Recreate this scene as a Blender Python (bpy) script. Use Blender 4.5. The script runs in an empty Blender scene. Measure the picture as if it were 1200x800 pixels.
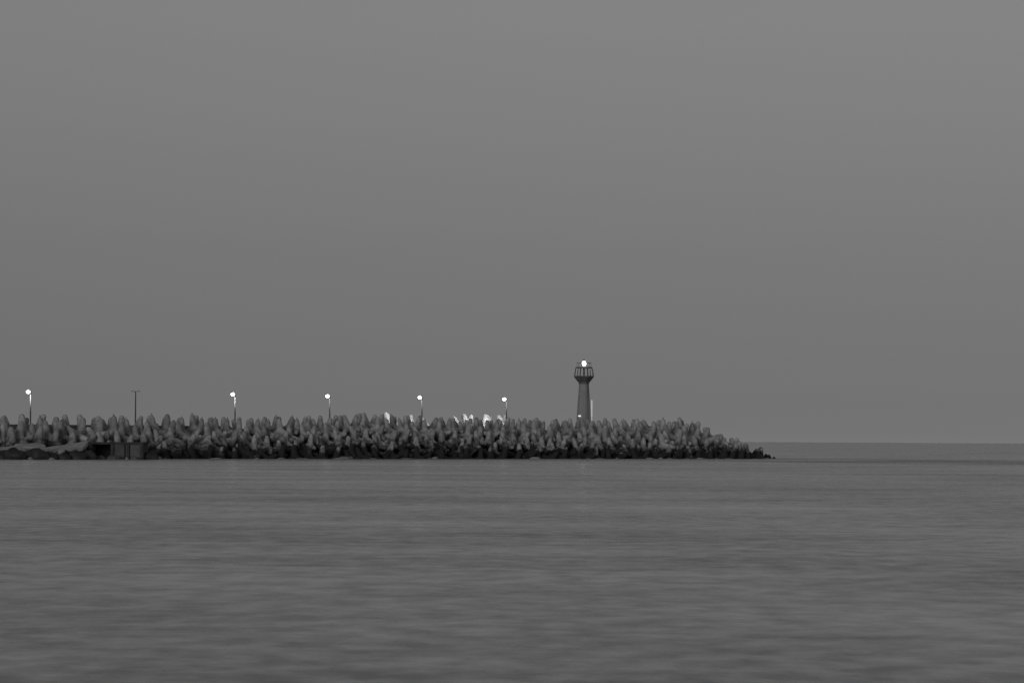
import bpy, bmesh, math, random
from mathutils import Vector, Matrix, Euler, noise
random.seed(11)
R = math.radians
S = bpy.context.scene
C = S.collection

# ------------------------------------------------------------------ camera
F = 3600.0                      # focal length in photo pixels (1200 wide)
CAM = Vector((0, 0, 2.4))
TILT, ROLL = R(1.847), R(0.30)
camd = bpy.data.cameras.new('camera')
cam = bpy.data.objects.new('camera', camd)
C.objects.link(cam)
RM = Matrix.Rotation(R(90) + TILT, 3, 'X') @ Matrix.Rotation(ROLL, 3, 'Z')
cam.matrix_world = Matrix.Translation(CAM) @ RM.to_4x4()
camd.sensor_width = 36.0
camd.lens = 36.0 * F / 1200.0
camd.clip_start, camd.clip_end = 0.5, 90000
S.camera = cam

def at(px, py, Y):
    """world point seen at photo pixel (px, py) at depth Y"""
    d = RM @ Vector(((px - 600) / F, (400 - py) / F, -1))
    return CAM + d * (Y / d.y)

def to_px(p):
    l = RM.inverted() @ (Vector(p) - CAM)
    return 600 + F * l.x / -l.z, 400 - F * l.y / -l.z

# ------------------------------------------------------------------ render / world
S.view_settings.view_transform = 'Standard'
S.view_settings.look = 'None'
S.view_settings.exposure = 0.0
S.view_settings.gamma = 1.0
S.cycles.use_denoising = True

SUN_EL, SUN_AZ = R(9), R(196)      # azimuth from +Y clockwise: behind the camera, to the right
w = bpy.data.worlds.new('World'); S.world = w; w.use_nodes = True
nt = w.node_tree; nt.nodes.clear()
N = nt.nodes.new; L = nt.links.new
sky = N('ShaderNodeTexSky'); sky.sky_type = 'NISHITA'; sky.sun_disc = False
sky.sun_elevation = SUN_EL; sky.sun_rotation = SUN_AZ
sky.air_density, sky.dust_density, sky.ozone_density = 1.0, 0.4, 1.0
bw = N('ShaderNodeRGBToBW')
L(sky.outputs[0], bw.inputs[0])
# dusk air away from the sun: the belt over the sea is a little dimmer than the sky higher up
tc = N('ShaderNodeTexCoord'); sx = N('ShaderNodeSeparateXYZ'); L(tc.outputs['Generated'], sx.inputs[0])
mr = N('ShaderNodeFloatCurve')
cv = mr.mapping.curves[0]
pts = [(0.0, 0.82), (0.0037, 0.73), (0.0079, 0.677), (0.019, 0.598), (0.0356, 0.563), (0.0536, 0.578), (0.0716, 0.626), (0.0895, 0.69), (0.1073, 0.769), (0.125, 0.845), (0.142, 0.92), (0.22, 1.05), (1.0, 1.1)]
mr.mapping.clip_max_y = 2.0; cv.points[0].location = pts[0]; cv.points[1].location = pts[-1]
for q in pts[1:-1]: cv.points.new(*q)
mr.mapping.update()
L(sx.outputs['Z'], mr.inputs['Value'])
mu = N('ShaderNodeMath'); mu.operation = 'MULTIPLY'
L(bw.outputs[0], mu.inputs[0]); L(mr.outputs['Value'], mu.inputs[1])
bg = N('ShaderNodeBackground'); bg.inputs['Strength'].default_value = 0.0465
L(mu.outputs[0], bg.inputs['Color'])
ow = N('ShaderNodeOutputWorld'); L(bg.outputs[0], ow.inputs[0])

sl = bpy.data.lights.new('sun', 'SUN'); sl.energy = 0.5; sl.angle = R(20); sl.color = (1, 1, 1)
so = bpy.data.objects.new('sun', sl); C.objects.link(so)
sd = Vector((math.sin(SUN_AZ) * math.cos(SUN_EL), math.cos(SUN_AZ) * math.cos(SUN_EL), math.sin(SUN_EL)))
so.rotation_euler = sd.to_track_quat('Z', 'Y').to_euler()
so.location = sd * 50

# ------------------------------------------------------------------ materials
def mat(name, base, rough=0.85, var=0.25, scale=2.0, metallic=0.0, wet=False, bump=0.0, rnd=0.0, spec=0.3, vec='Object'):
    m = bpy.data.materials.new(name); m.use_nodes = True
    t = m.node_tree; n = t.nodes.new; l = t.links.new
    p = t.nodes['Principled BSDF']
    p.inputs['Roughness'].default_value = rough
    p.inputs['Metallic'].default_value = metallic
    p.inputs['Specular IOR Level'].default_value = spec
    tc = n('ShaderNodeTexCoord')
    ns = n('ShaderNodeTexNoise'); ns.inputs['Scale'].default_value = scale; ns.inputs['Detail'].default_value = 6
    ns.inputs['Roughness'].default_value = 0.65
    geo = n('ShaderNodeNewGeometry')
    src = tc.outputs['Object'] if vec == 'Object' else geo.outputs['Position']
    l(src, ns.inputs['Vector'])
    r = n('ShaderNodeMapRange'); r.inputs['From Min'].default_value = 0.3; r.inputs['From Max'].default_value = 0.7
    r.inputs['To Min'].default_value = base * (1 - var); r.inputs['To Max'].default_value = base * (1 + var)
    l(ns.outputs['Fac'], r.inputs['Value'])
    out = r.outputs['Result']
    if rnd:
        oi = n('ShaderNodeObjectInfo')
        q = n('ShaderNodeMapRange'); q.inputs['To Min'].default_value = 1 - rnd; q.inputs['To Max'].default_value = 1 + rnd
        l(oi.outputs['Random'], q.inputs['Value'])
        mm = n('ShaderNodeMath'); mm.operation = 'MULTIPLY'; l(out, mm.inputs[0]); l(q.outputs['Result'], mm.inputs[1]); out = mm.outputs[0]
    if wet:
        # weed and algae below the tide line, with a ragged upper edge
        sp = n('ShaderNodeSeparateXYZ'); l(geo.outputs['Position'], sp.inputs[0])
        n2 = n('ShaderNodeTexNoise'); n2.inputs['Scale'].default_value = 1.3; n2.inputs['Detail'].default_value = 5
        l(geo.outputs['Position'], n2.inputs['Vector'])
        a = n('ShaderNodeMath'); a.operation = 'MULTIPLY_ADD'; a.inputs[1].default_value = -wet[3]; l(n2.outputs['Fac'], a.inputs[0])
        oz = n('ShaderNodeObjectInfo'); za = n('ShaderNodeMath'); za.operation = 'MULTIPLY_ADD'; za.inputs[1].default_value = wet[4]
        l(oz.outputs['Random'], za.inputs[0]); l(sp.outputs['Z'], za.inputs[2]); l(za.outputs[0], a.inputs[2])
        q = n('ShaderNodeMapRange'); q.inputs['From Min'].default_value = wet[0]; q.inputs['From Max'].default_value = wet[1]
        l(a.outputs[0], q.inputs['Value'])
        mx = n('ShaderNodeMix'); mx.data_type = 'FLOAT'
        l(q.outputs['Result'], mx.inputs['Factor']); mx.inputs['A'].default_value = wet[2]; l(out, mx.inputs['B'])
        out = mx.outputs['Result']
    l(out, p.inputs['Base Color'])
    if bump:
        b = n('ShaderNodeBump'); b.inputs['Strength'].default_value = 0.6; b.inputs['Distance'].default_value = bump
        n3 = n('ShaderNodeTexNoise'); n3.inputs['Scale'].default_value = scale * 3; n3.inputs['Detail'].default_value = 5
        l(src, n3.inputs['Vector']); l(n3.outputs['Fac'], b.inputs['Height']); l(b.outputs[0], p.inputs['Normal'])
    return m

def emis(name, strength):
    m = bpy.data.materials.new(name); m.use_nodes = True
    p = m.node_tree.nodes['Principled BSDF']
    p.inputs['Base Color'].default_value = (0.8, 0.8, 0.8, 1)
    p.inputs['Emission Color'].default_value = (1, 1, 1, 1)
    p.inputs['Emission Strength'].default_value = strength
    return m

M_TETRA = mat('weathered_concrete', 0.37, var=0.42, scale=1.6, wet=(-0.15, 1.0, 0.034, 3.9, 1.1), bump=0.08, rnd=0.22)
M_SLAB = mat('old_slab_concrete', 0.56, var=0.3, scale=0.9, wet=(-0.15, 0.15, 0.03, 1.9, 0.0), bump=0.08)
M_BLOCK = mat('sea_stained_concrete', 0.10, var=0.5, scale=0.8, bump=0.06)
M_DECK = mat('dark_deck', 0.055, var=0.4, scale=1.0, bump=0.05)  # darker than the block body
M_BLOCKTOP = mat('worn_coping_concrete', 0.33, var=0.3, scale=1.2, bump=0.04)
M_ROCK = mat('wet_rock', 0.045, var=0.5, scale=1.0, rough=0.6, bump=0.12)
M_MOUND = mat('rubble_stone', 0.05, var=0.6, scale=0.5, bump=0.3, vec='P')
M_ROAD = mat('pier_concrete', 0.30, var=0.2, scale=0.6, vec='P')
M_WALL = mat('parapet_concrete', 0.13, var=0.3, scale=0.6, vec='P')
M_SHAFT = mat('painted_tower', 0.30, var=0.12, scale=0.5, rough=0.6)
M_DARK = mat('dark_painted_steel', 0.13, var=0.2, scale=2, rough=0.5)
M_POLE = mat('galvanised_steel', 0.14, var=0.2, scale=3, rough=0.45, metallic=0.3)
M_IRON = mat('rusted_bar', 0.08, var=0.3, scale=5)
M_WHITE = mat('white_paint', 0.75, var=0.08, scale=1.0, rough=0.5)
M_FOAM = mat('sea_foam', 0.27, var=0.3, scale=0.8, vec='P')
M_LAMP = emis('lit_lamp_glass', 4.0)
M_BEACON = emis('lit_beacon_lens', 5)
M_SMALL = emis('lit_bulkhead_glass', 0.9)
M_STRIP = emis('column_added_glow', 0.2)  # glow added in place of light falling on the column
M_STRIP2 = emis('column_added_glow_dim', 0.12)  # weaker added glow for the lower part of the column
M_DEAD = mat('unlit_lamp_glass', 0.30, var=0.1, rough=0.2)

# ------------------------------------------------------------------ helpers
def obj(name, bm, m, parent=None, smooth=False, label=None, cat=None, group=None, kind=None, loc=None):
    me = bpy.data.meshes.new(name)
    bmesh.ops.recalc_face_normals(bm, faces=bm.faces)
    bm.to_mesh(me); bm.free()
    if m: me.materials.append(m)
    if smooth:
        for p in me.polygons: p.use_smooth = True
    o = bpy.data.objects.new(name, me); C.objects.link(o)
    if parent: o.parent = parent
    if loc is not None: o.location = loc
    tag(o, label, cat, group, kind)
    return o

def tag(o, label=None, cat=None, group=None, kind=None):
    if label: o['label'] = label
    if cat: o['category'] = cat
    if group: o['group'] = group
    if kind: o['kind'] = kind

def empty(name, loc, label, cat, group=None, rz=0):
    o = bpy.data.objects.new(name, None); C.objects.link(o)
    o.location = loc; o.rotation_euler = (0, 0, rz); o.empty_display_size = 0.3
    tag(o, label, cat, group); return o

def lathe(bm, prof, n=16, a0=0.0, loc=(0, 0, 0), rot=None):
    rings = []
    rot = rot or Matrix.Identity(3)
    for r, z in prof:
        ring = []
        for k in range(n):
            a = a0 + 2 * math.pi * k / n
            ring.append(bm.verts.new(Vector(loc) + rot @ Vector((r * math.cos(a), r * math.sin(a), z))))
        rings.append(ring)
    for A, B in zip(rings, rings[1:]):
        for k in range(n):
            bm.faces.new((A[k], A[(k + 1) % n], B[(k + 1) % n], B[k]))
    bm.faces.new(list(reversed(rings[0]))); bm.faces.new(rings[-1])

def box(bm, c, s, rot=None, bev=0.0):
    tmp = bmesh.new()
    bmesh.ops.create_cube(tmp, size=1)
    bmesh.ops.scale(tmp, vec=s, verts=tmp.verts)
    if bev: bmesh.ops.bevel(tmp, geom=tmp.edges[:], offset=bev, segments=2, affect='EDGES')
    if rot: bmesh.ops.rotate(tmp, matrix=rot, verts=tmp.verts)
    bmesh.ops.translate(tmp, vec=c, verts=tmp.verts)
    me = bpy.data.meshes.new('tmp'); tmp.to_mesh(me); tmp.free(); bm.from_mesh(me); bpy.data.meshes.remove(me)

def rod(bm, a, b, r, n=8):
    a, b = Vector(a), Vector(b)
    q = (b - a).to_track_quat('Z', 'Y').to_matrix()
    lathe(bm, [(r, 0), (r, (b - a).length)], n, loc=a, rot=q)

def ring(bm, R0, r, z, n=32, m=6):
    vs = [[bm.verts.new(((R0 + r * math.cos(2 * math.pi * j / m)) * math.cos(2 * math.pi * i / n),
                         (R0 + r * math.cos(2 * math.pi * j / m)) * math.sin(2 * math.pi * i / n),
                         z + r * math.sin(2 * math.pi * j / m))) for j in range(m)] for i in range(n)]
    for i in range(n):
        for j in range(m):
            bm.faces.new((vs[i][j], vs[(i + 1) % n][j], vs[(i + 1) % n][(j + 1) % m], vs[i][(j + 1) % m]))

# ------------------------------------------------------------------ breakwater axes
# the lamp line runs away from the camera to the right; d is measured from the axis towards the camera
L0, L1 = Vector((-58.75, 375.0)), Vector((-0.77, 425.0))
U = (L1 - L0).normalized()                 # along the breakwater
V = Vector((U.y, -U.x))                    # towards the camera side
HEAD_X = 20.0
AX0 = L0 - V * 1.0                         # axis passes 1 m behind the lamps
T_END = (HEAD_X - AX0.x) / U.x
T_START = -20.0

def axis(t): return AX0 + U * t

def row_pt(d, t):
    """point at distance d on the camera side, t metres along; past the end it wraps round the head"""
    if t <= T_END:
        p = axis(t) + V * d
        return p, 0.0
    a = (t - T_END) / d
    c = axis(T_END)
    p = c + V * (d * math.cos(a)) + U * (d * math.sin(a))
    return p, a

# mound of rubble under the armour, as a height field round the axis
def mound_z(d, a):
    f = min(1.0, max(0.0, a / 0.8))
    top = 2.95
    e0, e1 = 7.8 - 4.6 * f, 16.0
    if d <= e0: return top
    z = top - (d - e0) / (e1 - e0) * (top + 1.4 + 1.6 * f)
    return max(z, -2.5)

bm = bmesh.new()
grid = []
n_t, n_s = 150, 44
for i in range(n_t + 1):
    t = T_START - 6 + (T_END + 20 - T_START + 6) * i / n_t
    col = []
    for j in range(n_s + 1):
        s = -20 + 40 * j / n_s
        p = axis(t) + V * s
        over = max(0.0, t - T_END)
        d = math.hypot(s, over)
        z = mound_z(d, over)
        if -10.5 < s < -5.2 and over == 0: z += 1.1 * min(1.0, (-5.2 - s) / 0.8, (s + 10.5) / 1.5)
        if d > 5.2: z += 0.5 * noise.noise(Vector((p.x, p.y, 0)) * 0.8) - 0.45
        col.append(bm.verts.new((p.x, p.y, z)))
    grid.append(col)
for i in range(n_t):
    for j in range(n_s):
        bm.faces.new((grid[i][j], grid[i + 1][j], grid[i + 1][j + 1], grid[i][j + 1]))
obj('breakwater_terrain', bm, M_MOUND, kind='structure', smooth=True)

# roadway and parapet
def strip(bm, d0, d1, z0, z1, t0, t1, n=40):
    rows = []
    for i in range(n + 1):
        t = t0 + (t1 - t0) * i / n
        a, b = axis(t) + V * d0, axis(t) + V * d1
        rows.append([bm.verts.new((a.x, a.y, z0)), bm.verts.new((b.x, b.y, z0)), bm.verts.new((b.x, b.y, z1)), bm.verts.new((a.x, a.y, z1))])
    for A, B in zip(rows, rows[1:]):
        for k in range(4):
            bm.faces.new((A[k], A[(k + 1) % 4], B[(k + 1) % 4], B[k]))
    bm.faces.new(rows[0]); bm.faces.new(list(reversed(rows[-1])))
bm = bmesh.new(); strip(bm, -4.6, 3.3, 2.6, 3.2, T_START - 5, T_END - 1)
obj('road', bm, M_ROAD, kind='structure')
bm = bmesh.new(); strip(bm, 3.3, 3.8, 2.5, 4.05, T_START - 5, 28)
obj('parapet_wall', bm, M_WALL, label='low dark concrete parapet wall seen between the tetrapods at the left end', cat='wall')

# ------------------------------------------------------------------ tetrapods
def tetra_mesh(seed):
    rnd = random.Random(seed)
    bm = bmesh.new()
    dirs = [Vector((0, 0, 1))]
    for k in range(3):
        a = 2 * math.pi * k / 3
        dirs.append(Vector((math.cos(a) * 0.943, math.sin(a) * 0.943, -0.333)))
    for d in dirs:
        q = d.to_track_quat('Z', 'Y').to_matrix()
        w_ = rnd.uniform(0.97, 1.05)
        lathe(bm, [(0.40, -0.25), (0.60 * w_, 0.0), (0.57 * w_, 0.35), (0.47 * w_, 1.0), (0.35 * w_, 1.72), (0.29 * w_, 1.92), (0.17 * w_, 2.03), (0.08, 2.05)], 14, loc=(0, 0, 0), rot=q)
    bmesh.ops.recalc_face_normals(bm, faces=bm.faces)
    me = bpy.data.meshes.new('raw'); bm.to_mesh(me); bm.free()
    o = bpy.data.objects.new('raw', me); C.objects.link(o)
    md = o.modifiers.new('r', 'REMESH'); md.mode = 'VOXEL'; md.voxel_size = 0.085
    sm = o.modifiers.new('s', 'SMOOTH'); sm.factor = 0.5; sm.iterations = 1
    dg = bpy.context.evaluated_depsgraph_get(); dg.update()
    m2 = bpy.data.meshes.new_from_object(o.evaluated_get(dg))
    m2.name = 'tetrapod'
    bpy.data.objects.remove(o); bpy.data.meshes.remove(me)
    for v in m2.vertices:                      # chipped, uneven casting
        v.co += v.co.normalized() * 0.05 * noise.noise(v.co * 1.3 + Vector((seed * 7, 0, 0)))
    for p in m2.polygons: p.use_smooth = True
    m2.materials.clear(); m2.materials.append(M_TETRA)
    return m2
TM = [tetra_mesh(k) for k in range(4)]
bm = bmesh.new()
pts = [(-0.10, 1.92), (-0.09, 2.18), (0, 2.32), (0.09, 2.18), (0.10, 1.92)]
for a, b in zip(pts, pts[1:]): rod(bm, (a[0], 0, a[1]), (b[0], 0, b[1]), 0.03, 6)
LOOP = bpy.data.meshes.new('lifting_loop'); bm.to_mesh(LOOP); bm.free(); LOOP.materials.append(M_IRON)

TETRAS = []      # (object, row name, order, px)
def tetra(x, y, z, rowname, order, tilt=14, flip=False, sc=1.0, loop=False, rot=None):
    o = bpy.data.objects.new('tetrapod', random.choice(TM)); C.objects.link(o)
    e = Euler((R(random.gauss(0, tilt * 0.6)), R(random.gauss(0, tilt * 0.6)), random.uniform(0, 6.28)), 'ZYX') if rot is None else rot
    m = e.to_matrix()
    if flip: m = m @ Matrix.Rotation(R(random.choice((109, 180, 70))), 3, 'Y')
    o.rotation_euler = m.to_euler()
    o.location = (x, y, z); s = sc * random.uniform(0.92, 1.09); o.scale = (s, s, s)
    if loop:
        c = bpy.data.objects.new('lifting_loop', LOOP); C.objects.link(c); c.parent = o
        c.rotation_euler = (0, 0, random.uniform(0, 3.1))
    TETRAS.append((o, rowname, order, to_px((x, y, z))[0]))
    return o

ROWS = [  # name, d, z, d_head, z_head, spacing
    ('waterline', 15.5, 0.05, 15.7, -0.35, 2.15),
    ('second', 14.3, 0.75, 14.0, 0.25, 2.15),
    ('third', 13.0, 1.45, 12.2, 1.05, 2.12),
    ('fourth', 11.7, 2.15, 10.4, 1.75, 2.12),
    ('fifth', 10.4, 2.85, 8.6, 2.45, 2.10),
    ('crest', 9.0, 3.50, 6.8, 3.1, 2.10),
    ('back', 7.5, 3.78, 4.8, 3.6, 2.10),
    ('rear', 5.9, 3.72, 2.8, 3.55, 2.15),
]
SHARDS = [457, 464, 480, 508, 549, 555, 568, 580, 590, 598, 472, 545, 574]
for ri, (rn, d, z, dh, zh, sp) in enumerate(ROWS):
    t = -26 + (1.3 if ri % 2 else 0)
    order = 0
    t_stop = T_END + dh * 1.75
    while t < t_stop:
        over = max(0.0, t - (T_END - 9.0))
        f = min(1.0, over / 9.0); f = f * f * (3 - 2 * f)
        dd = d + (dh - d) * f
        p, a = row_pt(dd, t + random.uniform(-.25, .25))
        zz = z + (zh - z) * min(1.0, f * 0.35 + max(0, a) * 0.9)
        x, y = p.x + random.uniform(-.25, .25), p.y + random.uniform(-.3, .3)
        px = to_px((x, y, zz))[0]
        t += sp * random.uniform(0.93, 1.07)
        if px < -22: continue
        # the old slab and the block stand where the lowest rows would be
        if px < 100 and ri < 3: continue
        if 100 <= px < 166 and ri < 2: continue
        if px < 100 and (ri == 7 or ri == 6 and random.random() < .45): continue
        if ri == 7 and px > 775: continue
        order += 1
        top = ri >= 5
        tetra(x, y, zz + random.uniform(-.28, .22) - 0.85 * max(0.0, min(1.0, (400 - px) / 300)) * ri / 7 + (0.12 + 0.4 * math.exp(-((px - 418) / 28) ** 2)) * ri / 7, rn, order, tilt=16 if top else 20,
              flip=random.random() < (0.06 if top else 0.2), sc=0.97 - 0.20 * max(0.0, min(1.0, (px - 100) / 180)) + (0.13 if px > 775 else 0), loop=(top and random.random() < .6))
for k, (px, Y, z, sc) in enumerate([(872, 443, -0.5, .85), (879, 445, -0.75, .8), (886, 446, -0.75, .75), (892, 444, -0.75, .75), (898, 446, -0.8, .75), (903, 445, -0.98, .75), (908.5, 445, -1.1, .75)]):
    p = at(px, 530, Y)
    tetra(p.x, Y, z, 'submerged', k + 1, tilt=16, sc=sc)

# harbour-side tetrapods that catch the lamp light behind the crest
for k, px in enumerate(SHARDS):
    d = -7.0
    # find t so that it projects to px
    lo, hi = 0.0, T_END
    for _ in range(40):
        mid = (lo + hi) / 2; q = axis(mid) + V * d
        if to_px((q.x, q.y, 4))[0] < px: lo = mid
        else: hi = mid
    q = axis(lo) + V * (d - (k % 2) * 1.2)
    tilt = [(-20), (-24), 8, -30, -22, 14, 4, 0, -26, 0, 18, -30, -14][k]
    tetra(q.x, q.y, [4.3, 4.15, 4.1, 3.75, 4.15, 4.15, 4.2, 3.9, 4.4, 4.15, 3.85, 4.1, 4.0][k], 'harbour', k + 1, rot=Euler((0, R(tilt), R(20 * k)), 'ZYX'), sc=0.95)

# ------------------------------------------------------------------ lamps
LAMPS = [(36, 458.3, True), (159, 458.6, False), (275.6, 461.3, True), (386.5, 463.4, True), (494.6, 465, True), (593.6, 467, True)]
LLAB = ['lit street lamp nearest the left edge, its head turned left above the tetrapods',
        'unlit street lamp with two thin heads, standing above the dark concrete block',
        'lit street lamp just right of the unlit one, its upper pole brightly lit',
        'lit street lamp in the middle of the row, between two other lit lamps',
        'lit street lamp above the left group of white lit tetrapod tips',
        'lit street lamp closest to the lighthouse, the shortest looking of the row']
def lamp_meshes(lit, H):
    bmP = bmesh.new(); lathe(bmP, [(0.17, 0), (0.17, 0.5), (0.10, 0.55), (0.065, H)], 10)
    bmA = bmesh.new(); rod(bmA, (0.03, 0, H - 0.06), (-0.18, 0, H + 0.06), 0.045)
    bmH = bmesh.new(); box(bmH, (-0.33, 0, H + 0.12), (0.62, 0.30, 0.12), Matrix.Rotation(R(8), 3, 'Y'), 0.04)
    bmD = bmesh.new(); bmesh.ops.create_uvsphere(bmD, u_segments=16, v_segments=8, radius=1)
    bmesh.ops.scale(bmD, vec=(0.27, 0.17, 0.25), verts=bmD.verts); bmesh.ops.translate(bmD, vec=(-0.30, 0, H - 0.05), verts=bmD.verts)
    return bmP, bmA, bmH, bmD
lamp_px = []
for k, (px, py, lit) in enumerate(LAMPS):
    g = L0.lerp(L1, k / 5)
    top = at(px, py, g.y)
    base = Vector((top.x, g.y, 3.2)); H = top.z - 3.2
    t = empty('street_lamp', base, LLAB[k], 'street lamp', 'street lamps along the breakwater road', rz=R(-4))
    P, A, Hd, D = lamp_meshes(lit, H)
    obj('pole', P, M_POLE, t, smooth=True); obj('arm', A, M_POLE, t)
    if lit:
        h = obj('lamp_head', Hd, M_POLE, t)
        obj('diffuser', D, M_LAMP, h, smooth=True)
    else:
        Hd.free(); D.free()
        for s in (-1, 1):
            b = bmesh.new(); box(b, (s * 0.33, 0, H + 0.03), (0.42, 0.26, 0.11), Matrix.Rotation(R(-6 * s), 3, 'Y'), 0.03)
            h = obj('lamp_head', b, M_POLE, t)
            b = bmesh.new(); box(b, (s * 0.33, 0, H - 0.045), (0.32, 0.2, 0.04), None, 0.01); obj('diffuser', b, M_DEAD, h)
    if lit:
        ld = bpy.data.lights.new('lamp_light', 'SPOT'); ld.energy = 12000 if k >= 4 else 2500
        ld.spot_size = R(105); ld.spot_blend = 0.5; ld.shadow_soft_size = 0.12
        lo_ = bpy.data.objects.new('lamp_light', ld); C.objects.link(lo_)
        lo_.parent = t; lo_.location = (-0.33, 0, H - 0.26)
        aim = Vector((-V.x, -V.y, 0)) * 7 + Vector((-1.0, 0, -3.0))
        lo_.rotation_euler = (-aim).to_track_quat('Z', 'Y').to_euler()
        # a little light falls back on the upper pole
        pd = bpy.data.lights.new('lamp_glow', 'SPOT'); pd.energy = 150 if k in (0, 2) else 50; pd.shadow_soft_size = 0.05; pd.spot_size = R(70); pd.spot_blend = 0.6
        po = bpy.data.objects.new('lamp_glow', pd); C.objects.link(po); po.parent = t; po.location = (-0.32, -0.30, H - 0.3); po.rotation_euler = (-Vector((0.32, 0.30, -0.45))).to_track_quat('Z', 'Y').to_euler()
    lamp_px.append(px)

# ------------------------------------------------------------------ lighthouse
TY = 434.4
TX = at(684.2, 470, TY).x
GZ = 3.2
t = empty('lighthouse', (TX, TY, GZ), 'tall tapering grey lighthouse with flared gallery and bright beacon near the breakwater end', 'lighthouse', rz=0)
def zz(py): return at(684.2, py, TY).z - GZ
A8 = R(22.5)
k8 = 1 / math.cos(A8)
z_cup0, z_cup1, z_top, z_lamp = zz(449.2), zz(440.8), zz(430.6), zz(425.6)
bm = bmesh.new(); lathe(bm, [(1.12, 0.0), (1.10, 1.0), (1.01, zz(488)), (0.72, z_cup0 - 0.28), (0.70, z_cup0)], 16, A8 / 2)
obj('shaft', bm, M_SHAFT, t)
bm = bmesh.new(); lathe(bm, [(1.42, -0.4), (1.42, 0.55), (1.36, 0.62), (1.16, 0.66)], 16, A8 / 2)
obj('plinth', bm, M_WALL, t)
bm = bmesh.new()
lathe(bm, [(0.74 * k8, z_cup0 - 0.06), (0.76 * k8, z_cup0 + 0.26), (1.30 * k8, z_cup1 - 0.12), (1.38 * k8, z_cup1 - 0.10), (1.38 * k8, z_cup1 + 0.06), (1.2 * k8, z_cup1 + 0.065)], 8, A8)
cup = obj('gallery', bm, M_DARK, t)
bm = bmesh.new()
for k in range(8):
    a = A8 + k * R(45)
    rod(bm, (0.77 * k8 * math.cos(a), 0.77 * k8 * math.sin(a), z_cup0 + 0.2), (1.33 * k8 * math.cos(a), 1.33 * k8 * math.sin(a), z_cup1 - 0.1), 0.05, 6)
obj('bracket', bm, M_IRON, cup)
for k in range(16):
    a = A8 + k * R(22.5)
    b = bmesh.new()
    rr = 1.0 if k % 2 == 0 else math.cos(A8)
    rod(b, (1.33 * k8 * rr * math.cos(a), 1.33 * k8 * rr * math.sin(a), z_cup1 + 0.05), (1.13 * k8 * rr * math.cos(a), 1.13 * k8 * rr * math.sin(a), z_top - 0.04), 0.075 if k % 2 == 0 else 0.05, 6)
    obj('post', b, M_DARK, t)
bm = bmesh.new(); lathe(bm, [(1.08 * k8, z_top - 0.08), (1.17 * k8, z_top - 0.06), (1.17 * k8, z_top + 0.06), (1.08 * k8, z_top + 0.08), (0.3, z_top + 0.12)], 8, A8)
obj('gallery_roof', bm, M_DARK, t)
bm = bmesh.new(); lathe(bm, [(0.13, z_cup1 + 0.06), (0.13, z_top - 0.05)], 12)
obj('core_column', bm, M_DARK, t, smooth=False)
bm = bmesh.new(); lathe(bm, [(0.16, z_top + 0.12), (0.16, z_top + 0.25)], 12); ln = obj('lantern_base', bm, M_DARK, t)
bm = bmesh.new(); lathe(bm, [(0.12, z_top + 0.24), (0.22, z_top + 0.32), (0.29, z_lamp - 0.1), (0.30, z_lamp), (0.28, z_lamp + 0.12), (0.20, z_lamp + 0.25), (0.10, z_lamp + 0.32)], 16); obj('beacon', bm, M_BEACON, t, smooth=True)
bm = bmesh.new(); lathe(bm, [(0.17, z_lamp + 0.345), (0.17, z_lamp + 0.40), (0.03, z_lamp + 0.48), (0.02, z_lamp + 0.62)], 12); obj('beacon_cap', bm, M_DARK, t)
bm = bmesh.new(); ring(bm, 1.02, 0.035, z_lamp + 0.05)
rg = obj('guard_ring', bm, M_DARK, t)
for k in range(6):
    a = R(15 + 60 * k); b = bmesh.new()
    rod(b, (1.02 * math.cos(a), 1.02 * math.sin(a), z_top + 0.06), (1.02 * math.cos(a), 1.02 * math.sin(a), z_lamp + 0.05), 0.03, 6)
    obj('strut', b, M_DARK, rg)
# doorway, bulkhead lamp and cable duct on the shaft
bm = bmesh.new(); box(bm, (0.53, -0.86, 4.0), (0.07, 0.07, 6.6), Matrix.Rotation(R(-2.5), 3, 'X') @ Matrix.Rotation(R(-1.6), 3, 'Y'), 0.01); obj('cable_duct', bm, M_DARK, t)
dp = at(679.2, 490.5, TY - 1.0)
bm = bmesh.new(); box(bm, (-0.42, -0.90, 1.05), (0.80, 0.22, 2.0), Matrix.Rotation(R(-22), 3, 'Z'), 0.03); dr = obj('door', bm, M_DARK, t)
bm = bmesh.new(); box(bm, (-0.62, -0.95, zz(487.3)), (0.34, 0.16, 0.16), Matrix.Rotation(R(-30), 3, 'Z'), 0.03); obj('bulkhead_lamp', bm, M_SMALL, t)
pd = bpy.data.lights.new('beacon_light', 'POINT'); pd.energy = 70; pd.shadow_soft_size = 0.2
po = bpy.data.objects.new('beacon_light', pd); C.objects.link(po); po.parent = t; po.location = (0, -0.0, (z_cup1 + z_top) / 2 + 0.35)
bm = bmesh.new(); 

# pale column beside the tower; its glow stands in for light falling on it
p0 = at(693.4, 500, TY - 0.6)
t2 = empty('pale_column', (p0.x, p0.y, GZ), 'slim pale column with added glow standing close against the right side of the lighthouse', 'column')
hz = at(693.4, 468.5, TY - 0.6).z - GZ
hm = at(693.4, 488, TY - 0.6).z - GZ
lathe(bm, [(0.12, hm + 0.01), (0.11, hz)], 12); obj('upper_glow', bm, M_STRIP, t2)
bm = bmesh.new(); lathe(bm, [(0.12, 0.9), (0.12, hm)], 12); obj('lower_glow', bm, M_STRIP2, t2)
bm = bmesh.new(); lathe(bm, [(0.2, 0), (0.2, 0.12), (0.16, 0.2), (0.16, 0.89)], 12); obj('base', bm, M_WHITE, t2)
bm = bmesh.new(); lathe(bm, [(0.14, hz), (0.14, hz + 0.05), (0.05, hz + 0.09)], 12); obj('cap', bm, M_WHITE, t2)

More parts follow.
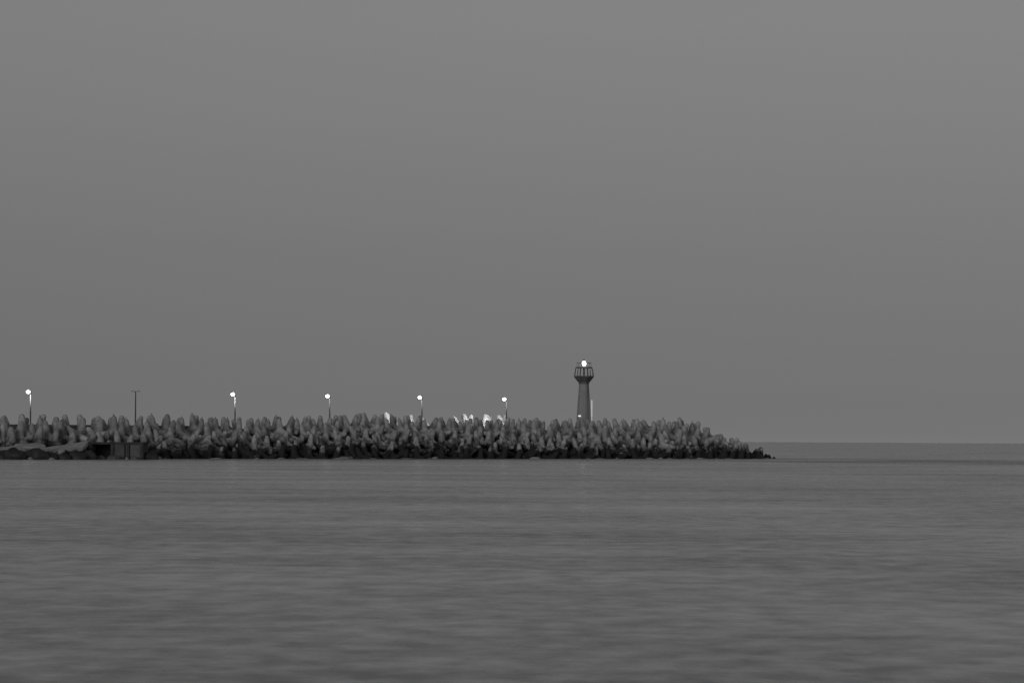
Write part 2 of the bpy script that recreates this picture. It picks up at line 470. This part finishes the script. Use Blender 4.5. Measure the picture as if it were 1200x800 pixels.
# ------------------------------------------------------------------ old slab, block, rocks at the left
def slab(px_pts, thick, label, top_m=None):
    """tilted broken slab: px_pts = list of (px, Y, z) of its top outline"""
    bm = bmesh.new()
    top = [bm.verts.new((at(px, 500, Y).x, Y, z)) for px, Y, z in px_pts]
    f = bm.faces.new(top)
    ex = bmesh.ops.extrude_face_region(bm, geom=[f])
    for v in [g for g in ex['geom'] if isinstance(g, bmesh.types.BMVert)]: v.co.z -= thick; v.co.y += 0.25
    bmesh.ops.bevel(bm, geom=bm.edges[:], offset=0.06, segments=2, affect='EDGES')
    bmesh.ops.triangulate(bm, faces=[f_ for f_ in bm.faces if len(f_.verts) > 4])
    bmesh.ops.subdivide_edges(bm, edges=[e for e in bm.edges if e.calc_length() > 0.7], cuts=3, use_grid_fill=True)
    for v in bm.verts:
        v.co += Vector((0.1, 0.15, 0.09)) * noise.noise(v.co * 0.9)
    return obj('concrete_slab', bm, M_SLAB, smooth=False, label=label, cat='concrete slab', group='broken slabs at the left end')
slab([(-14, 345.5, 0.85), (20, 345.0, 0.80), (36, 346.0, 0.95), (42, 352, 1.25), (14, 353, 1.50), (-14, 352.5, 1.35)], 0.5,
     'low pale broken slab at the left edge, sloping down to the water')
slab([(45, 347.0, 0.85), (70, 347.0, 1.0), (97, 350.0, 1.35), (105, 356, 2.15), (72, 356, 1.62), (47, 354, 1.25)], 0.45,
     'long tilted pale slab rising rightwards to meet the dark concrete block')
slab([(15, 353.6, 1.42), (38, 353.5, 1.35), (54, 355.0, 1.5), (50, 358.5, 1.85), (18, 358.5, 1.8)], 0.45,
     'smaller flat slab lying behind the other two, under the big tetrapods')

BW = at(100, 520, 355).x, at(167.5, 520, 355).x
blk = empty('concrete_block', ((BW[0] + BW[1]) / 2, 357.5, 0), 'dark rectangular concrete block with ribbed face standing in the water', 'concrete block')
hw = (BW[1] - BW[0]) / 2
bm = bmesh.new(); box(bm, (hw * 0.44, 0.1, 0.45), (1.12 * hw, 5.0, 2.6), None, 0.04)
for v in bm.verts: v.co += Vector((0.05, 0.06, 0.03)) * noise.noise(v.co * 1.5)
obj('body', bm, M_BLOCK, blk)
bm = bmesh.new(); box(bm, (0, 0.08, 1.86), (2 * hw + 0.12, 5.2, 0.24), None, 0.05)
for v in bm.verts: v.co.z += 0.06 * noise.noise(v.co * 0.7)
obj('deck', bm, M_DECK, blk)
bm = bmesh.new(); box(bm, (-hw * 0.57, 2.3, 0.45), (0.86 * hw, 0.4, 2.56), None, 0.03); obj('back_wall', bm, M_ROCK, blk)
bm = bmesh.new(); box(bm, (-hw * 0.86, 1.7, 0.45), (0.5, 0.6, 2.58), None, 0.04); obj('pier', bm, M_ROCK, blk)
for xx, ww in ((hw - 0.10, 0.20), (hw * 0.50, 0.26), (hw * 0.36, 0.12), (-0.04 * hw, 0.22)):
    bm = bmesh.new(); box(bm, (xx, -2.52, 0.46), (ww, 0.30, 2.55), None, 0.03); obj('rib', bm, M_ROCK, blk)
bm = bmesh.new(); box(bm, (hw * 0.73, -2.46, 0.6), (hw * 0.34, 0.10, 2.1), None, 0.02); obj('face_panel', bm, M_WALL, blk)

ROCKS = [(4, 345, 0.9, 'dark wet rock at the left edge below the low slab'), (18, 344.6, 1.2, 'big black rock under the low slab, left of the gap'),
         (41, 345.6, 1.25, 'dark upright rock filling the gap between the two slabs'), (57, 347.4, 1.0, 'dark rock under the left half of the long slab'),
         (72, 348.0, 0.9, 'dark rock under the middle of the long slab'), (87, 349.5, 1.1, 'dark rock under the raised end of the long slab'),
         (97, 351.5, 1.2, 'dark rock wedged against the left end of the concrete block'), (118, 353.6, 0.5, 'small pale washed rock before the dark half of the block'),
         (133, 353.6, 0.55, 'small rock before the middle ribs of the block'), (157, 353.7, 0.42, 'smallest rock, before the pale right end of the block'),
         (174, 357.0, 0.9, 'dark rock just right of the concrete block')]
for px, Y, r, lab in ROCKS:
    b = bmesh.new(); bmesh.ops.create_icosphere(b, subdivisions=3, radius=1)
    sd = random.uniform(0, 90)
    for v in b.verts:
        v.co *= 1 + 0.35 * noise.noise(v.co * 1.2 + Vector((sd, 0, 0))) + 0.12 * noise.noise(v.co * 3 + Vector((sd, 5, 0)))
    bmesh.ops.scale(b, vec=(r * 1.25, r * 1.1, r * 0.8), verts=b.verts)
    obj('rock', b, M_BLOCK if r < 0.6 else M_ROCK, smooth=True, label=lab, cat='rock', group='rocks at the foot of the slabs', loc=(at(px, 530, Y).x, Y, r * 0.15))

# ------------------------------------------------------------------ water
def water_mat():
    m = bpy.data.materials.new('sea_water'); m.use_nodes = True
    t = m.node_tree; n = t.nodes.new; l = t.links.new
    p = t.nodes['Principled BSDF']
    p.inputs['IOR'].default_value = 1.33
    p.inputs['Base Color'].default_value = (0.22, 0.22, 0.22, 1)
    geo = n('ShaderNodeNewGeometry')
    def noi(scale, det, sxy=(1, 1)):
        mp = n('ShaderNodeMapping'); mp.inputs['Scale'].default_value = (sxy[0], sxy[1], 1); l(geo.outputs['Position'], mp.inputs['Vector'])
        q = n('ShaderNodeTexNoise'); q.inputs['Scale'].default_value = scale; q.inputs['Detail'].default_value = det; q.inputs['Roughness'].default_value = 0.55
        l(mp.outputs[0], q.inputs['Vector']); return q.outputs['Fac']
    a1 = noi(0.65, 5, (1.4, 0.9)); a2 = noi(0.22, 3, (0.7, 1.0)); b = noi(0.05, 3, (0.6, 1.0))
    am = n('ShaderNodeMix'); am.data_type = 'FLOAT'; am.inputs['Factor'].default_value = 0.5
    l(a1, am.inputs['A']); l(a2, am.inputs['B']); a = am.outputs['Result']
    hb = n('ShaderNodeMath'); hb.operation = 'MULTIPLY'; hb.inputs[1].default_value = 0.4; l(b, hb.inputs[0])
    s = n('ShaderNodeMath'); s.operation = 'MULTIPLY_ADD'; s.inputs[1].default_value = 0.6
    l(a, s.inputs[0]); l(hb.outputs[0], s.inputs[2])
    # swell-smoothed patches: rougher and calmer water
    r = n('ShaderNodeMapRange'); r.inputs['From Min'].default_value = 0.3; r.inputs['From Max'].default_value = 0.7
    r.inputs['To Min'].default_value = 0.09; r.inputs['To Max'].default_value = 0.38
    l(s.outputs[0], r.inputs['Value'])
    # a rip of choppier water running off the end of the breakwater
    sp = n('ShaderNodeSeparateXYZ'); l(geo.outputs['Position'], sp.inputs[0])
    e = n('ShaderNodeMath'); e.operation = 'MULTIPLY_ADD'; e.inputs[1].default_value = 1.4; l(sp.outputs['X'], e.inputs[0]); l(sp.outputs['Y'], e.inputs[2])
    f = n('ShaderNodeMath'); f.operation = 'SUBTRACT'; f.inputs[1].default_value = 470.0; l(e.outputs[0], f.inputs[0])
    g = n('ShaderNodeMath'); g.operation = 'ABSOLUTE'; l(f.outputs[0], g.inputs[0])
    h = n('ShaderNodeMapRange'); h.interpolation_type = 'SMOOTHSTEP'
    h.inputs['From Min'].default_value = 15; h.inputs['From Max'].default_value = 95; h.inputs['To Min'].default_value = 0.26; h.inputs['To Max'].default_value = 0.0
    l(g.outputs[0], h.inputs['Value'])
    hn = noi(0.03, 4, (1.0, 1.0)); hm = n('ShaderNodeMapRange'); hm.inputs['From Min'].default_value = 0.35; hm.inputs['From Max'].default_value = 0.62; l(hn, hm.inputs['Value'])
    hx = n('ShaderNodeMath'); hx.operation = 'MULTIPLY'; l(h.outputs['Result'], hx.inputs[0]); l(hm.outputs['Result'], hx.inputs[1])
    k = n('ShaderNodeMath'); k.operation = 'ADD'; l(r.outputs['Result'], k.inputs[0]); l(hx.outputs[0], k.inputs[1])
    l(k.outputs[0], p.inputs['Roughness'])
    # pale sea colour with streaks painted in for light on the wave faces
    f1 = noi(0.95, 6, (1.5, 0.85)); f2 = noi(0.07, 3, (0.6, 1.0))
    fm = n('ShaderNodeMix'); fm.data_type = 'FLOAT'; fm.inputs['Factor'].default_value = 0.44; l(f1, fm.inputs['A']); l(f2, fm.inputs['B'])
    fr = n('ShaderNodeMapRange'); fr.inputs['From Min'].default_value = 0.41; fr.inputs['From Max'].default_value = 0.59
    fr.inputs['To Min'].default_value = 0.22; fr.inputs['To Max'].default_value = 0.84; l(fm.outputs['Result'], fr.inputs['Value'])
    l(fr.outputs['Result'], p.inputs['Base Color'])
    bp = n('ShaderNodeBump'); bp.inputs['Strength'].default_value = 1.0; bp.inputs['Distance'].default_value = 0.20
    l(a, bp.inputs['Height']); l(bp.outputs[0], p.inputs['Normal'])
    return m
bm = bmesh.new()
xs = [-40000, -4000, -400, -80, 80, 400, 4000, 40000]; ys = [-300, 10, 200, 600, 4000, 60000]
vs = [[bm.verts.new((x, y, 0)) for x in xs] for y in ys]
for i in range(len(ys) - 1):
    for j in range(len(xs) - 1): bm.faces.new((vs[i][j], vs[i][j + 1], vs[i + 1][j + 1], vs[i + 1][j]))
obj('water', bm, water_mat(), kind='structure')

# foam along the toe
bm = bmesh.new()
for k in range(34):
    tt = random.uniform(T_START, T_END + 14)
    p, a = row_pt(random.uniform(16.6, 17.8), tt)
    px = to_px((p.x, p.y, 0))[0]
    if px < 168: p = Vector((at(random.uniform(0, 168), 537, 350).x, random.uniform(343.5, 346))) if px < 90 else Vector((p.x, random.uniform(353.0, 354.4)))
    tmp = bmesh.new(); bmesh.ops.create_icosphere(tmp, subdivisions=2, radius=1)
    L_, W_, H_ = random.uniform(0.2, 0.9), random.uniform(0.2, 0.5), random.choice((0.05, 0.08, 0.12, 0.2, 0.3))
    sd_ = random.uniform(0, 99)
    for v in tmp.verts:
        v.co *= 1 + 0.5 * noise.noise(v.co * 1.4 + Vector((sd_, 0, 0)))
        v.co = Vector((p.x + v.co.x * L_, p.y + v.co.y * W_, v.co.z * H_ + 0.02))
    me_ = bpy.data.meshes.new('tmp'); tmp.to_mesh(me_); tmp.free(); bm.from_mesh(me_); bpy.data.meshes.remove(me_)
obj('sea_foam', bm, M_FOAM, smooth=True, kind='stuff', label='pale patches of foam along the foot of the breakwater', cat='foam')

# ------------------------------------------------------------------ the 300 tetrapods that show most stay single, the rest is one heap
bpy.context.view_layer.update()
zb = {}
for i, (o, rn, k, px) in enumerate(TETRAS):
    mw = Matrix.LocRotScale(o.location, o.rotation_euler, o.scale)
    for v in list(o.data.vertices)[::3]:
        p = mw @ v.co
        if p.z < 0: continue
        u, q = to_px(p)
        for du in (0, 1):
            for dv in (0, 1):
                key = (int(u) + du, int(q) + dv)
                if key not in zb or zb[key][0] > p.y: zb[key] = (p.y, i)
seen = [0] * len(TETRAS)
for _, i in zb.values(): seen[i] += 1
keep = set(sorted(range(len(TETRAS)), key=lambda i: -(seen[i] + (500 if TETRAS[i][1] in ('harbour', 'submerged') else 0)))[:298])
heap = bmesh.new()
rest = [TETRAS[i] for i in range(len(TETRAS)) if i not in keep]
n_seen_rest = sum(seen[i] for i in range(len(TETRAS)) if i not in keep)
TETRAS = [TETRAS[i] for i in range(len(TETRAS)) if i in keep]
for o, rn, k, px in rest:
    me_ = o.data.copy(); me_.transform(Matrix.LocRotScale(o.location, o.rotation_euler, o.scale)); heap.from_mesh(me_); bpy.data.meshes.remove(me_)
    for c in list(o.children): bpy.data.objects.remove(c)
    bpy.data.objects.remove(o)
obj('tetrapod_heap', heap, M_TETRA, smooth=True, kind='stuff', label='remaining half buried tetrapods deep in the gaps of the breakwater armour', cat='tetrapods')

# ------------------------------------------------------------------ labels of the tetrapods
MARKS = [(-30, None), (36, 'the leftmost lit lamp'), (159, 'the unlit lamp'), (275.6, 'the third lamp'), (386.5, 'the fourth lamp'), (494.6, 'the fifth lamp'),
         (593.6, 'the lamp nearest the lighthouse'), (684.2, 'the lighthouse'), (912, 'the tip of the breakwater')]
ORD = ['first', 'second', 'third', 'fourth', 'fifth', 'sixth', 'seventh', 'eighth', 'ninth', 'tenth', 'eleventh', 'twelfth', 'thirteenth', 'fourteenth', 'fifteenth', 'sixteenth', 'seventeenth', 'eighteenth']
ROWTXT = {'waterline': 'dark wet tetrapod at the waterline', 'second': 'dark stained tetrapod in the second row up', 'third': 'grey tetrapod in the third row up',
          'fourth': 'grey tetrapod in the fourth row up', 'fifth': 'pale grey tetrapod in the fifth row up', 'crest': 'pale tetrapod on the front crest', 'back': 'tetrapod on the second crest line', 'rear': 'half hidden tetrapod behind the crest', 'submerged': 'small black tetrapod tip in the sea', 'harbour': 'white lit tetrapod behind the crest'}
rows = {}
for o, rn, k, px in TETRAS: rows.setdefault(rn, []).append((px, o))
for rn, lst in rows.items():
    lst.sort(key=lambda q: q[0])
    cnt = {}
    for px, o in lst:
        ok = [(abs(px - m), m, nme) for m, nme in MARKS if nme]
        _, m, nme = min(ok)
        cnt.setdefault((m, px >= m), []).append((abs(px - m), o, nme))
    for (m, right), q in cnt.items():
        q.sort(key=lambda e: e[0])
        for k, (_, o, nme) in enumerate(q):
            o['label'] = f"{ROWTXT[rn]}, {ORD[min(k, 17)]} {'right' if right else 'left'} of {nme}"
            o['category'] = 'tetrapod'
            o['group'] = 'tetrapods behind the road' if rn == 'harbour' else 'tetrapods armouring the breakwater'
